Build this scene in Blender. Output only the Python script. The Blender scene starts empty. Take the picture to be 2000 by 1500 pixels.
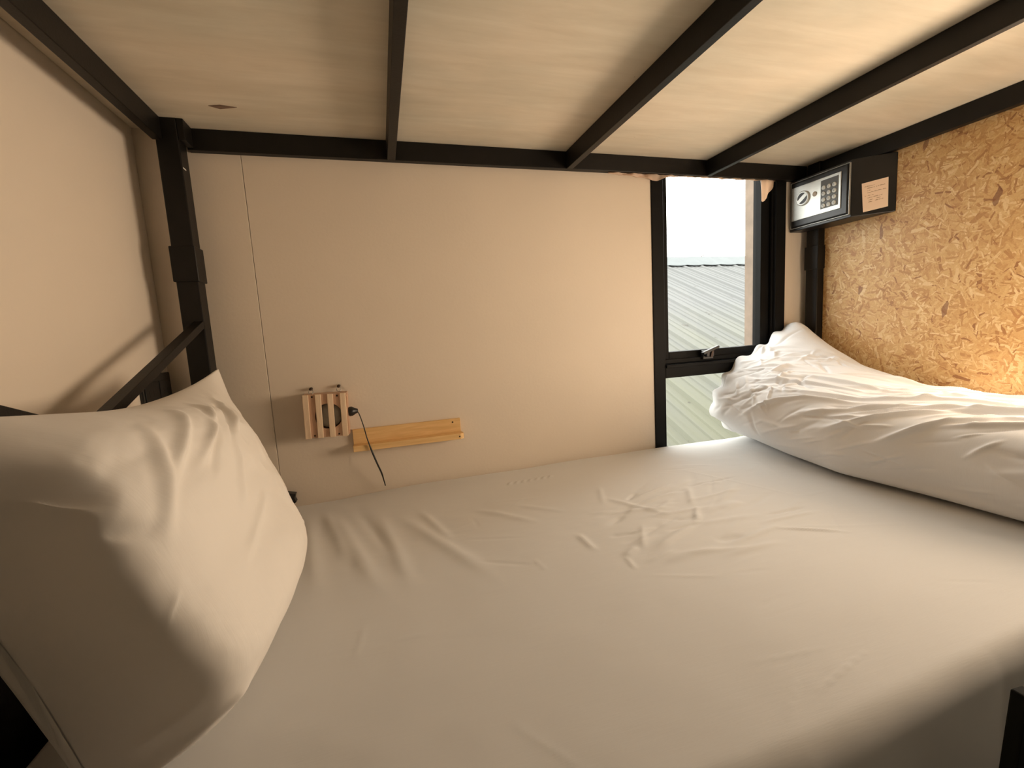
import bpy, bmesh, math, random
import numpy as np
from mathutils import Vector, Matrix

random.seed(7)
rng = np.random.RandomState(11)
S = bpy.context.scene
COL = S.collection

# ------------------------------------------------------------------ camera
cam_d = bpy.data.cameras.new('camera')
cam_d.sensor_width = 36.0
cam_d.lens = 861.62 * 36.0 / 2000.0
cam_d.clip_start = 0.02
cam = bpy.data.objects.new('camera', cam_d)
COL.objects.link(cam)
R_ = (0.95709878, -0.28407369, -0.05713192)
F_ = (0.27599593, 0.95378376, -0.11883917)
U_ = (0.08825058, 0.09797265, 0.99126847)
cam.matrix_world = Matrix(((R_[0], U_[0], -F_[0], 0.60),
                           (R_[1], U_[1], -F_[1], -1.40),
                           (R_[2], U_[2], -F_[2], 0.96),
                           (0, 0, 0, 1)))
S.camera = cam

# ------------------------------------------------------------------ world, exposure
S.view_settings.view_transform = 'Standard'
S.view_settings.look = 'None'
S.view_settings.gamma = 1.0
S.view_settings.use_curve_mapping = False
S.view_settings.exposure = 0.0
SKY = 6.6
w = bpy.data.worlds.new('overcast_sky')
S.world = w
w.use_nodes = True
bg = w.node_tree.nodes['Background']
bg.inputs[0].default_value = (1.0, 0.97, 0.93, 1)
bg.inputs[1].default_value = SKY

# ------------------------------------------------------------------ lights
def area(name, loc, target, sx, sy, power, color, portal=False):
    l = bpy.data.lights.new(name, 'AREA')
    l.shape = 'RECTANGLE'; l.size = sx; l.size_y = sy
    l.energy = power; l.color = color
    o = bpy.data.objects.new(name, l); COL.objects.link(o)
    o.location = loc
    d = Vector(target) - Vector(loc)
    o.rotation_euler = d.to_track_quat('-Z', 'Y').to_euler()
    if portal:
        l.cycles.is_portal = True
    return o
area('window_portal', (1.85, 0.13, 1.15), (1.85, -1, 1.15), 0.62, 1.56, 1, (1, 1, 1), True)
pl = bpy.data.lights.new('reading_lamp', 'POINT'); pl.energy = 8.6; pl.color = (1.0, 0.78, 0.55); pl.shadow_soft_size = 0.14
plo = bpy.data.objects.new('reading_lamp', pl); COL.objects.link(plo); plo.location = (2.06, -1.04, 0.92)
sun = bpy.data.lights.new('hazy_sun', 'SUN'); sun.energy = 2.0; sun.angle = math.radians(12); sun.color = (1.0, 0.97, 0.92)
so = bpy.data.objects.new('hazy_sun', sun); COL.objects.link(so)
so.rotation_euler = Vector((0.62, -0.22, -0.75)).to_track_quat('-Z', 'Y').to_euler(); so.location = (-6, 4, 9)
area('head_end_fill', (2.22, -0.85, 0.93), (0.3, -0.62, 1.08), 0.62, 0.46, 8.4, (1.0, 0.79, 0.58)).data.spread = math.radians(120)  # added fill aimed at the pillow and head wall, no fixture of its own
area('corridor_fill', (2.9, -1.9, 2.5), (2.6, -1.7, 0.0), 0.6, 0.3, 1.6, (0.95, 1.0, 0.95))  # unseen light added to lift the floor and right of the mattress side

# ------------------------------------------------------------------ materials
def new_mat(name):
    m = bpy.data.materials.new(name); m.use_nodes = True
    nt = m.node_tree
    return m, nt, nt.nodes['Principled BSDF']
def N(nt, typ, **kw):
    n = nt.nodes.new(typ)
    for k, v in kw.items():
        setattr(n, k, v)
    return n
def ramp(nt, fac, stops):
    r = N(nt, 'ShaderNodeValToRGB')
    e = r.color_ramp.elements
    while len(e) < len(stops): e.new(0.5)
    for i, (p, c) in enumerate(stops):
        e[i].position = p; e[i].color = (*c, 1)
    nt.links.new(fac, r.inputs[0])
    return r.outputs[0]
def coords(nt, scale=(1, 1, 1), rot=(0, 0, 0), loc=(0, 0, 0)):
    g = N(nt, 'ShaderNodeNewGeometry')
    mp = N(nt, 'ShaderNodeMapping')
    mp.inputs['Scale'].default_value = scale
    mp.inputs['Rotation'].default_value = rot
    mp.inputs['Location'].default_value = loc
    nt.links.new(g.outputs['Position'], mp.inputs[0])
    return mp.outputs[0]
def noise(nt, vec, scale, detail=4, rough=0.55, dist=0.0):
    n = N(nt, 'ShaderNodeTexNoise')
    n.inputs['Scale'].default_value = scale
    n.inputs['Detail'].default_value = detail
    n.inputs['Roughness'].default_value = rough
    n.inputs['Distortion'].default_value = dist
    nt.links.new(vec, n.inputs['Vector'])
    return n.outputs[0]
def bump(nt, p, h, strength, dist):
    b = N(nt, 'ShaderNodeBump')
    b.inputs['Strength'].default_value = strength
    b.inputs['Distance'].default_value = dist
    nt.links.new(h, b.inputs['Height'])
    nt.links.new(b.outputs[0], p.inputs['Normal'])
def mixc(nt, fac, a, b, mode='MIX'):
    m = N(nt, 'ShaderNodeMix', data_type='RGBA', blend_type=mode)
    for sock, v in ((m.inputs[0], fac), (m.inputs[6], a), (m.inputs[7], b)):
        if isinstance(v, (int, float)): sock.default_value = v
        elif isinstance(v, tuple): sock.default_value = (*v, 1)
        else: nt.links.new(v, sock)
    return m.outputs[2]
def math_(nt, op, a, b=0.0, clamp=False):
    m = N(nt, 'ShaderNodeMath', operation=op, use_clamp=clamp)
    for s, v in ((m.inputs[0], a), (m.inputs[1], b)):
        if isinstance(v, (int, float)): s.default_value = v
        else: nt.links.new(v, s)
    return m.outputs[0]

def plain(name, c, rough=0.5, metal=0.0, var=0.08, vscale=6.0, bmp=0.0, bscale=300, spec=0.5, cscale=(1, 1, 1)):
    m, nt, p = new_mat(name)
    v = noise(nt, coords(nt, cscale), vscale, 5)
    col = ramp(nt, v, [(0.3, tuple(x * (1 - var) for x in c)), (0.7, tuple(min(1, x * (1 + var)) for x in c))])
    nt.links.new(col, p.inputs['Base Color'])
    p.inputs['Roughness'].default_value = rough
    p.inputs['Metallic'].default_value = metal
    p.inputs['Specular IOR Level'].default_value = spec
    if bmp:
        bump(nt, p, noise(nt, coords(nt), bscale, 3), bmp, 0.002)
    return m

WALLC = (0.77, 0.675, 0.56)
M_wall = plain('painted_wall_board', WALLC, 0.6, var=0.03, vscale=2.2, bmp=0.15, bscale=120)
M_wall_side = plain('painted_side_wall', (0.76, 0.67, 0.56), 0.6, var=0.03, vscale=2.0, bmp=0.15, bscale=120)
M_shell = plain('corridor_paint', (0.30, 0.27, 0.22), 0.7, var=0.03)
M_floor = plain('pale_grey_floor', (0.40, 0.43, 0.39), 0.5, var=0.06)
M_black = plain('black_painted_steel', (0.0065, 0.0052, 0.0042), 0.45, var=0.25, vscale=25, bmp=0.12, bscale=200, spec=0.3)
M_winframe = plain('black_window_aluminium', (0.007, 0.0068, 0.0065), 0.6, var=0.15, vscale=20, spec=0.14)
M_safe = plain('black_safe_steel', (0.010, 0.010, 0.0105), 0.38, var=0.2, vscale=30, bmp=0.1, bscale=900)
M_plastic = plain('black_plastic', (0.012, 0.011, 0.010), 0.4, var=0.1)
M_silver = plain('brushed_silver', (0.62, 0.63, 0.60), 0.42, metal=0.6, var=0.05, vscale=40, cscale=(1, 1, 12))
M_chrome = plain('chrome', (0.75, 0.75, 0.74), 0.2, metal=0.9, var=0.02)
M_keypad = plain('grey_keypad', (0.10, 0.10, 0.095), 0.5, var=0.1)
M_key = plain('pale_grey_keys', (0.66, 0.67, 0.65), 0.35, var=0.03)
M_tan = plain('tan_plug_cover', (0.45, 0.37, 0.28), 0.5)
M_screw = plain('dark_screw', (0.05, 0.03, 0.02), 0.4, metal=0.6)
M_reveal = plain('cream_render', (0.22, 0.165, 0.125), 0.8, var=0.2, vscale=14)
M_curtain = plain('pinkish_beige_curtain', (0.80, 0.68, 0.58), 0.8, var=0.08, vscale=20, bmp=0.2, bscale=500)
_nt = M_curtain.node_tree; _tr = _nt.nodes.new('ShaderNodeBsdfTranslucent'); _tr.inputs[0].default_value = (0.95, 0.75, 0.58, 1)
_mx = _nt.nodes.new('ShaderNodeMixShader'); _mx.inputs[0].default_value = 0.5
_o = [n for n in _nt.nodes if n.type == 'OUTPUT_MATERIAL'][0]
_nt.links.new(_nt.nodes['Principled BSDF'].outputs[0], _mx.inputs[1]); _nt.links.new(_tr.outputs[0], _mx.inputs[2]); _nt.links.new(_mx.outputs[0], _o.inputs[0])
M_ground = plain('ground_grey', (0.22, 0.23, 0.20), 0.9, var=0.2, vscale=0.5)
M_ink = plain('faded_print', (0.42, 0.26, 0.14), 0.7)

def cloth_mat(name, c, spec=0.25):
    m, nt, p = new_mat(name)
    v = noise(nt, coords(nt), 3.0, 3)
    col = ramp(nt, v, [(0.3, tuple(x * 0.985 for x in c)), (0.7, c)])
    nt.links.new(col, p.inputs['Base Color'])
    p.inputs['Roughness'].default_value = 0.75
    p.inputs['Specular IOR Level'].default_value = spec
    p.inputs['Sheen Weight'].default_value = 0.15
    a = noise(nt, coords(nt, (40, 600, 40)), 1.0, 2)
    b = noise(nt, coords(nt, (9, 60, 9), (0.1, 0.2, 0.25)), 1.0, 4)
    h = math_(nt, 'ADD', math_(nt, 'MULTIPLY', a, 0.25), b)
    bump(nt, p, h, 0.10, 0.004)
    return m
M_sheet = cloth_mat('white_cotton_sheet', (0.675, 0.668, 0.652))
M_pillow = cloth_mat('white_cotton_pillowcase', (0.77, 0.725, 0.665))
M_duvet = cloth_mat('white_cotton_duvet', (0.86, 0.86, 0.87))

def deck_mat():
    m, nt, p = new_mat('whitewashed_plywood')
    a = noise(nt, coords(nt, (3, 22, 3), (0, 0, 0.06)), 1.0, 7, 0.65, 0.4)
    b = noise(nt, coords(nt, (1.0, 1.6, 1)), 2.3, 4)
    c1 = ramp(nt, a, [(0.30, (0.68, 0.61, 0.50)), (0.5, (0.74, 0.675, 0.565)), (0.72, (0.81, 0.75, 0.645))])
    c2 = ramp(nt, b, [(0.35, (0.84, 0.86, 0.84)), (0.65, (1.0, 0.97, 0.93))])
    c = mixc(nt, 1.0, c1, c2, 'MULTIPLY')
    # small dark specks
    v = N(nt, 'ShaderNodeTexVoronoi'); v.inputs['Scale'].default_value = 9.0
    nt.links.new(coords(nt), v.inputs['Vector'])
    sp = math_(nt, 'LESS_THAN', v.outputs['Distance'], 0.022)
    c = mixc(nt, math_(nt, 'MULTIPLY', sp, 0.55), c, (0.25, 0.18, 0.12))
    nt.links.new(c, p.inputs['Base Color'])
    p.inputs['Roughness'].default_value = 0.62
    bump(nt, p, a, 0.25, 0.002)
    return m
M_deck = deck_mat()

def osb_mat():
    m, nt, p = new_mat('oriented_strand_board')
    # board lies in the YZ plane: use (y, z) as the 2D domain
    g = N(nt, 'ShaderNodeNewGeometry')
    sx = N(nt, 'ShaderNodeSeparateXYZ'); nt.links.new(g.outputs['Position'], sx.inputs[0])
    cx = N(nt, 'ShaderNodeCombineXYZ')
    nt.links.new(sx.outputs[1], cx.inputs[0]); nt.links.new(sx.outputs[2], cx.inputs[1])
    # slight warp so flake edges are ragged
    wn = N(nt, 'ShaderNodeTexNoise'); wn.inputs['Scale'].default_value = 28.0; wn.inputs['Detail'].default_value = 3
    nt.links.new(cx.outputs[0], wn.inputs['Vector'])
    sub = N(nt, 'ShaderNodeVectorMath', operation='SUBTRACT'); sub.inputs[1].default_value = (0.5, 0.5, 0.5)
    nt.links.new(wn.outputs['Color'], sub.inputs[0])
    scl = N(nt, 'ShaderNodeVectorMath', operation='SCALE'); scl.inputs['Scale'].default_value = 0.016
    nt.links.new(sub.outputs[0], scl.inputs[0])
    add = N(nt, 'ShaderNodeVectorMath', operation='ADD')
    nt.links.new(cx.outputs[0], add.inputs[0]); nt.links.new(scl.outputs[0], add.inputs[1])
    base = add.outputs[0]
    stops = [(0.0, (0.46, 0.23, 0.085)), (0.10, (0.58, 0.335, 0.135)), (0.40, (0.61, 0.37, 0.15)),
             (0.75, (0.67, 0.43, 0.19)), (1.0, (0.76, 0.55, 0.29))]
    col = None; hgt = None
    layers = [(0.2, 13, 52, 1.0), (1.3, 10, 48, 0.5), (2.2, 11, 60, 0.5), (2.75, 15, 90, 0.42)]
    for i, (ang, s1, s2, keep) in enumerate(layers):
        mp0 = N(nt, 'ShaderNodeMapping'); mp0.inputs['Rotation'].default_value = (0, 0, ang)
        mp0.inputs['Location'].default_value = (i * 3.7, i * 1.9, 0)
        nt.links.new(base, mp0.inputs[0])
        mp = N(nt, 'ShaderNodeMapping'); mp.inputs['Scale'].default_value = (s1, s2, 1)
        nt.links.new(mp0.outputs[0], mp.inputs[0])
        v = N(nt, 'ShaderNodeTexVoronoi', voronoi_dimensions='2D'); v.inputs['Scale'].default_value = 1.0
        nt.links.new(mp.outputs[0], v.inputs['Vector'])
        sc = N(nt, 'ShaderNodeSeparateColor'); nt.links.new(v.outputs['Color'], sc.inputs[0])
        c = ramp(nt, sc.outputs[0], stops)
        if col is None:
            col = c; hgt = sc.outputs[1]
        else:
            k = math_(nt, 'LESS_THAN', sc.outputs[2], keep)
            col = mixc(nt, k, col, c)
            hm = N(nt, 'ShaderNodeMix', data_type='FLOAT')
            nt.links.new(k, hm.inputs[0]); nt.links.new(hgt, hm.inputs[2]); nt.links.new(sc.outputs[1], hm.inputs[3])
            hgt = hm.outputs[0]
    # loose strands: one randomly turned strand per cell, many overlapping sheets of cells
    for i in range(11):
        csc = (10, 14, 19, 28, 24, 36, 20, 32, 42, 26, 50, 36, 25)[i]
        off = N(nt, 'ShaderNodeVectorMath', operation='ADD'); off.inputs[1].default_value = (i * 5.13 + 1, i * 2.37 + 2, 0)
        nt.links.new(base, off.inputs[0])
        v = N(nt, 'ShaderNodeTexVoronoi', voronoi_dimensions='2D'); v.inputs['Scale'].default_value = csc
        nt.links.new(off.outputs[0], v.inputs['Vector'])
        sc = N(nt, 'ShaderNodeSeparateColor'); nt.links.new(v.outputs['Color'], sc.inputs[0])
        d = N(nt, 'ShaderNodeVectorMath', operation='SUBTRACT')
        nt.links.new(off.outputs[0], d.inputs[0]); nt.links.new(v.outputs['Position'], d.inputs[1])
        ro = N(nt, 'ShaderNodeVectorRotate', rotation_type='Z_AXIS')
        nt.links.new(d.outputs[0], ro.inputs['Vector'])
        nt.links.new(math_(nt, 'MULTIPLY', sc.outputs[0], 6.2832), ro.inputs['Angle'])
        xy = N(nt, 'ShaderNodeSeparateXYZ'); nt.links.new(ro.outputs[0], xy.inputs[0])
        L = (0.62 if csc > 14 else 0.45) / csc
        W = math_(nt, 'ADD', math_(nt, 'MULTIPLY', sc.outputs[1], 0.10 / csc), 0.025 / csc)
        k = math_(nt, 'MULTIPLY', math_(nt, 'LESS_THAN', math_(nt, 'ABSOLUTE', xy.outputs[0]), L),
                  math_(nt, 'LESS_THAN', math_(nt, 'ABSOLUTE', xy.outputs[1]), W))
        c = ramp(nt, sc.outputs[2], [(0.0, (0.33, 0.15, 0.055)), (0.05, (0.46, 0.24, 0.085)), (0.35, (0.60, 0.36, 0.145)), (0.75, (0.68, 0.45, 0.20)), (1.0, (0.80, 0.60, 0.33))])
        col = mixc(nt, k, col, c)
        hm = N(nt, 'ShaderNodeMix', data_type='FLOAT')
        nt.links.new(k, hm.inputs[0]); nt.links.new(hgt, hm.inputs[2]); nt.links.new(sc.outputs[2], hm.inputs[3])
        hgt = hm.outputs[0]
    big = ramp(nt, noise(nt, cx.outputs[0], 2.5, 3), [(0.3, (0.90, 0.86, 0.80)), (0.7, (1.0, 1.0, 1.0))])
    col = mixc(nt, 1.0, col, big, 'MULTIPLY')
    fine = ramp(nt, noise(nt, cx.outputs[0], 260, 3), [(0.3, (0.86, 0.84, 0.80)), (0.7, (1.0, 1.0, 1.0))])
    col = mixc(nt, 1.0, col, fine, 'MULTIPLY')
    # rare dark brown bark flakes
    mp0 = N(nt, 'ShaderNodeMapping'); mp0.inputs['Rotation'].default_value = (0, 0, 1.45)
    nt.links.new(base, mp0.inputs[0])
    mp = N(nt, 'ShaderNodeMapping'); mp.inputs['Scale'].default_value = (16, 60, 1)
    nt.links.new(mp0.outputs[0], mp.inputs[0])
    v = N(nt, 'ShaderNodeTexVoronoi', voronoi_dimensions='2D'); v.inputs['Scale'].default_value = 1.0
    nt.links.new(mp.outputs[0], v.inputs['Vector'])
    sc = N(nt, 'ShaderNodeSeparateColor'); nt.links.new(v.outputs['Color'], sc.inputs[0])
    k = math_(nt, 'MULTIPLY', math_(nt, 'LESS_THAN', sc.outputs[0], 0.022), math_(nt, 'LESS_THAN', v.outputs['Distance'], 0.42))
    col = mixc(nt, math_(nt, 'MULTIPLY', k, 0.75), col, (0.20, 0.075, 0.03))
    nt.links.new(col, p.inputs['Base Color'])
    p.inputs['Roughness'].default_value = 0.5
    bump(nt, p, hgt, 0.5, 0.0012)
    return m
M_osb = osb_mat()

def wood_mat(name, lo, hi, axis_scale, rough=0.55):
    m, nt, p = new_mat(name)
    a = noise(nt, coords(nt, axis_scale), 1.0, 5, 0.6, 0.6)
    c = ramp(nt, a, [(0.3, lo), (0.7, hi)])
    nt.links.new(c, p.inputs['Base Color'])
    p.inputs['Roughness'].default_value = rough
    bump(nt, p, a, 0.2, 0.001)
    return m
M_pine = wood_mat('golden_pine', (0.70, 0.43, 0.17), (0.88, 0.60, 0.28), (6, 90, 90))
M_batten = wood_mat('pale_pine_battens', (0.68, 0.50, 0.34), (0.86, 0.68, 0.48), (120, 120, 12))
M_boxwood = wood_mat('reddish_pine_box', (0.50, 0.31, 0.20), (0.66, 0.43, 0.29), (120, 120, 14))
M_lampgrey = plain('grey_round_shade', (0.30, 0.27, 0.22), 0.35, var=0.2, vscale=25)

def glass_mat():
    m = bpy.data.materials.new('window_glass'); m.use_nodes = True
    nt = m.node_tree; nt.nodes.clear()
    out = N(nt, 'ShaderNodeOutputMaterial')
    t = N(nt, 'ShaderNodeBsdfTransparent'); t.inputs[0].default_value = (0.97, 0.985, 0.975, 1)
    g = N(nt, 'ShaderNodeBsdfGlossy'); g.inputs['Roughness'].default_value = 0.02
    f = N(nt, 'ShaderNodeFresnel'); f.inputs[0].default_value = 1.06
    mx = N(nt, 'ShaderNodeMixShader')
    nt.links.new(f.outputs[0], mx.inputs[0]); nt.links.new(t.outputs[0], mx.inputs[1]); nt.links.new(g.outputs[0], mx.inputs[2])
    nt.links.new(mx.outputs[0], out.inputs[0])
    return m
M_glass = glass_mat()

def roof_mat():
    m, nt, p = new_mat('weathered_metal_roof')
    a = noise(nt, coords(nt, (3, 0.35, 1)), 1.0, 6, 0.6)
    g = N(nt, 'ShaderNodeNewGeometry'); sx = N(nt, 'ShaderNodeSeparateXYZ'); nt.links.new(g.outputs[0], sx.inputs[0])
    # algae staining grows towards the lower end of the sheets
    t = N(nt, 'ShaderNodeMapRange'); t.inputs['From Min'].default_value = 3.6; t.inputs['From Max'].default_value = 1.8
    nt.links.new(sx.outputs[1], t.inputs[0])
    st = math_(nt, 'MULTIPLY', t.outputs[0], ramp(nt, a, [(0.3, (0.3,) * 3), (0.6, (1,) * 3)]), True)
    c0 = ramp(nt, a, [(0.3, (0.094, 0.097, 0.097)), (0.7, (0.110, 0.113, 0.112))])
    c = mixc(nt, st, c0, (0.110, 0.113, 0.085))
    n2 = noise(nt, coords(nt), 7.0, 2)
    spot = math_(nt, 'GREATER_THAN', n2, 0.73)
    c = mixc(nt, math_(nt, 'MULTIPLY', spot, 0.6), c, (0.05, 0.045, 0.04))
    nt.links.new(c, p.inputs['Base Color'])
    p.inputs['Roughness'].default_value = 0.75
    p.inputs['Specular IOR Level'].default_value = 0.15
    return m
M_roof = roof_mat()

def paper_mat():
    return plain('peach_paper', (0.95, 0.76, 0.60), 0.7, var=0.03)
M_paper = paper_mat()

# ------------------------------------------------------------------ mesh helpers
def link(name, me, parent=None):
    o = bpy.data.objects.new(name, me); COL.objects.link(o)
    if parent is not None: o.parent = parent
    return o
def tag(o, label=None, cat=None, group=None, kind=None):
    if label: o['label'] = label
    if cat: o['category'] = cat
    if group: o['group'] = group
    if kind: o['kind'] = kind
    return o
def bm_box(bm, x0, x1, y0, y1, z0, z1):
    vs = [bm.verts.new((x, y, z)) for x in (x0, x1) for y in (y0, y1) for z in (z0, z1)]
    f = [(0, 1, 3, 2), (4, 6, 7, 5), (0, 4, 5, 1), (2, 3, 7, 6), (0, 2, 6, 4), (1, 5, 7, 3)]
    return [bm.faces.new([vs[i] for i in q]) for q in f]
def finish(name, bm, mat, parent=None, bevel=0.0, seg=2, smooth=False):
    bmesh.ops.recalc_face_normals(bm, faces=bm.faces)
    if bevel > 0:
        bmesh.ops.bevel(bm, geom=[e for e in bm.edges if e.is_manifold and e.calc_face_angle(0) > 0.5], offset=bevel, segments=seg, affect='EDGES', profile=0.5)
    me = bpy.data.meshes.new(name)
    bm.to_mesh(me); bm.free()
    if smooth:
        for p in me.polygons: p.use_smooth = True
    for mm in (mat if isinstance(mat, list) else [mat]): me.materials.append(mm)
    return link(name, me, parent)
def box(name, x0, x1, y0, y1, z0, z1, mat, parent=None, bevel=0.0, seg=2):
    bm = bmesh.new(); bm_box(bm, x0, x1, y0, y1, z0, z1)
    return finish(name, bm, mat, parent, bevel, seg)
def boxes(name, lst, mat, parent=None, bevel=0.0):
    bm = bmesh.new()
    for b in lst: bm_box(bm, *b)
    return finish(name, bm, mat, parent, bevel)
def prism(name, pts, z0, z1, mat, parent=None, bevel=0.0):
    bm = bmesh.new()
    a = [bm.verts.new((x, y, z0)) for x, y in pts]; b = [bm.verts.new((x, y, z1)) for x, y in pts]
    bm.faces.new(a); bm.faces.new(b)
    n = len(pts)
    for i in range(n): bm.faces.new((a[i], a[(i + 1) % n], b[(i + 1) % n], b[i]))
    return finish(name, bm, mat, parent, bevel)
def bar(name, p0, p1, wa, wb, up, mat, parent=None, bevel=0.001):
    p0, p1, up = Vector(p0), Vector(p1), Vector(up)
    d = (p1 - p0).normalized(); s = d.cross(up).normalized(); t = s.cross(d).normalized()
    bm = bmesh.new(); q = []
    for p in (p0, p1):
        q.append([bm.verts.new(p + s * a * wa / 2 + t * b * wb / 2) for a, b in ((-1, -1), (1, -1), (1, 1), (-1, 1))])
    bm.faces.new(q[0]); bm.faces.new(q[1])
    for i in range(4): bm.faces.new((q[0][i], q[0][(i + 1) % 4], q[1][(i + 1) % 4], q[1][i]))
    return finish(name, bm, mat, parent, bevel)
def tube(name, pts, r, mat, parent=None, n=10, radii=None):
    P = [Vector(p) for p in pts]
    # catmull-rom resample
    out = []; rr = []
    for i in range(len(P) - 1):
        a = P[max(i - 1, 0)]; b = P[i]; c = P[i + 1]; d = P[min(i + 2, len(P) - 1)]
        for k in range(6):
            t = k / 6
            out.append(0.5 * ((2 * b) + (-a + c) * t + (2 * a - 5 * b + 4 * c - d) * t * t + (-a + 3 * b - 3 * c + d) * t ** 3))
            rr.append(r if radii is None else radii[i] * (1 - t) + radii[i + 1] * t)
    out.append(P[-1]); rr.append(r if radii is None else radii[-1])
    bm = bmesh.new(); rings = []
    ref = Vector((0.3, 0.9, 0.2)).normalized()
    for i, p in enumerate(out):
        d = (out[min(i + 1, len(out) - 1)] - out[max(i - 1, 0)]).normalized()
        s = d.cross(ref).normalized(); t = s.cross(d).normalized()
        rings.append([bm.verts.new(p + (s * math.cos(2 * math.pi * k / n) + t * math.sin(2 * math.pi * k / n)) * rr[i]) for k in range(n)])
    for a, b in zip(rings, rings[1:]):
        for k in range(n): bm.faces.new((a[k], a[(k + 1) % n], b[(k + 1) % n], b[k]))
    bm.faces.new(rings[0]); bm.faces.new(rings[-1])
    return finish(name, bm, mat, parent, smooth=True)
def disc_profile(name, origin, axis, prof, mat, parent=None, n=40, xdir=None, squash=1.0):
    """lathe of (radius, height) profile about axis through origin"""
    a = Vector(axis).normalized(); s = (Vector(xdir) if xdir else a.orthogonal()).normalized(); t = a.cross(s)
    bm = bmesh.new(); rings = []
    for r, h in prof:
        if r <= 1e-7: rings.append([bm.verts.new(Vector(origin) + a * h)])
        else: rings.append([bm.verts.new(Vector(origin) + a * h + (s * math.cos(2 * math.pi * k / n) + t * squash * math.sin(2 * math.pi * k / n)) * r) for k in range(n)])
    for A, B in zip(rings, rings[1:]):
        for k in range(n):
            k2 = (k + 1) % n
            if len(A) == 1: bm.faces.new((A[0], B[k], B[k2]))
            elif len(B) == 1: bm.faces.new((A[k], A[k2], B[0]))
            else: bm.faces.new((A[k], A[k2], B[k2], B[k]))
    o = finish(name, bm, mat, parent, smooth=True)
    return o
def grid_mesh(name, P, mat, parent=None, wrap_v=False, caps=False):
    """P: (nu, nv, 3) array"""
    nu, nv = P.shape[:2]
    verts = P.reshape(-1, 3).tolist(); faces = []
    nvv = nv if wrap_v else nv - 1
    for i in range(nu - 1):
        for j in range(nvv):
            j2 = (j + 1) % nv
            faces.append((i * nv + j, (i + 1) * nv + j, (i + 1) * nv + j2, i * nv + j2))
    if caps:
        faces.append(tuple(range(nv - 1, -1, -1))); faces.append(tuple((nu - 1) * nv + j for j in range(nv)))
    me = bpy.data.meshes.new(name); me.from_pydata(verts, [], faces); me.update()
    bm = bmesh.new(); bm.from_mesh(me); bmesh.ops.remove_doubles(bm, verts=bm.verts, dist=1e-6)
    bmesh.ops.recalc_face_normals(bm, faces=bm.faces); bm.to_mesh(me); bm.free()
    for p in me.polygons: p.use_smooth = True
    me.materials.append(mat)
    return link(name, me, parent)

# numpy value noise (smooth, 2D)
def vnoise(x, y, seed=0):
    r = np.random.RandomState(seed); T = r.rand(64, 64)
    xi = np.floor(x).astype(int); yi = np.floor(y).astype(int)
    fx = x - xi; fy = y - yi
    fx = fx * fx * (3 - 2 * fx); fy = fy * fy * (3 - 2 * fy)
    g = lambda a, b: T[a % 64, b % 64]
    return (g(xi, yi) * (1 - fx) + g(xi + 1, yi) * fx) * (1 - fy) + (g(xi, yi + 1) * (1 - fx) + g(xi + 1, yi + 1) * fx) * fy - 0.5
def fbm(x, y, seed=0, o=4):
    s = 0; a = 1.0
    for k in range(o):
        s = s + a * vnoise(x * 2 ** k, y * 2 ** k, seed + k); a *= 0.5
    return s
def ridge(X, Y, x0, y0, x1, y1, wd, h, sharp=False, fade=0.35):
    """signed fold along a segment"""
    dx, dy = x1 - x0, y1 - y0; L = math.hypot(dx, dy)
    t = ((X - x0) * dx + (Y - y0) * dy) / (L * L)
    d = ((X - x0) * dy - (Y - y0) * dx) / L
    env = np.clip(t / fade, 0, 1) * np.clip((1 - t) / fade, 0, 1)
    env = env * env * (3 - 2 * env)
    pr = np.exp(-np.abs(d) / wd) if sharp else np.exp(-(d / wd) ** 2)
    return h * env * pr

# ------------------------------------------------------------------ room shell
XL, XR = 0.043, 2.285
ZS, ZJ = 1.524, 1.470
WX0, WX1, WZ0, WZ1 = 1.549, 2.150, 0.38, 1.92      # window opening
wall_back = boxes('wall_back', [(-0.1, WX0, 0.012, 0.12, 0, 2.6), (WX1, 4.6, 0.012, 0.12, 0, 2.6),
                                (WX0, WX1, 0.012, 0.12, 0, WZ0), (WX0, WX1, 0.012, 0.12, WZ1, 2.6)], M_wall)
tag(wall_back, 'beige painted back wall behind the bed with a narrow window', kind='structure')
box('wall_panel', XL, 0.2822, 0.0, 0.0118, 0.01, 2.58, M_wall, wall_back, 0.0008, 1)
boxes('wall_panel', [(0.2838, WX0, 0.0, 0.0118, 0.01, 2.58), (WX0 + 0.0002, WX1, 0.0, 0.0118, 0.01, WZ0)], M_wall, wall_back)
box('wall_panel', WX1, XR - 0.001, 0.0, 0.0118, 0.01, 2.58, M_wall, wall_back, 0.0008, 1)
tag(box('wall_left', -0.1, XL, -3.2, 0.0118, 0, 2.6, M_wall_side), 'plain beige wall at the head of the bed', kind='structure')
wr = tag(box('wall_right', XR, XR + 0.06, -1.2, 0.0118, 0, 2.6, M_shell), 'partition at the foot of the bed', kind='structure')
tag(box('osb_board', 2.262, 2.2845, -1.18, -0.073, 0.30, 1.5235, M_osb, wr, 0.0006, 1), 'golden oriented strand board panel')
tag(box('wall_aisle', 4.5, 4.6, -3.2, 0.012, 0, 2.6, M_shell), 'far wall of the corridor', kind='structure')
tag(box('wall_front', -0.1, 4.6, -3.3, -3.2, 0, 2.6, M_shell), 'corridor wall facing the bunk', kind='structure')
tag(box('floor', -0.1, 4.6, -3.3, 0.12, -0.1, 0, M_floor), 'pale grey floor beside the bunk', kind='structure')
tag(box('ceiling', -0.1, 4.6, -3.3, 0.12, 2.6, 2.7, M_shell), 'room ceiling above the bunks', kind='structure')

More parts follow.
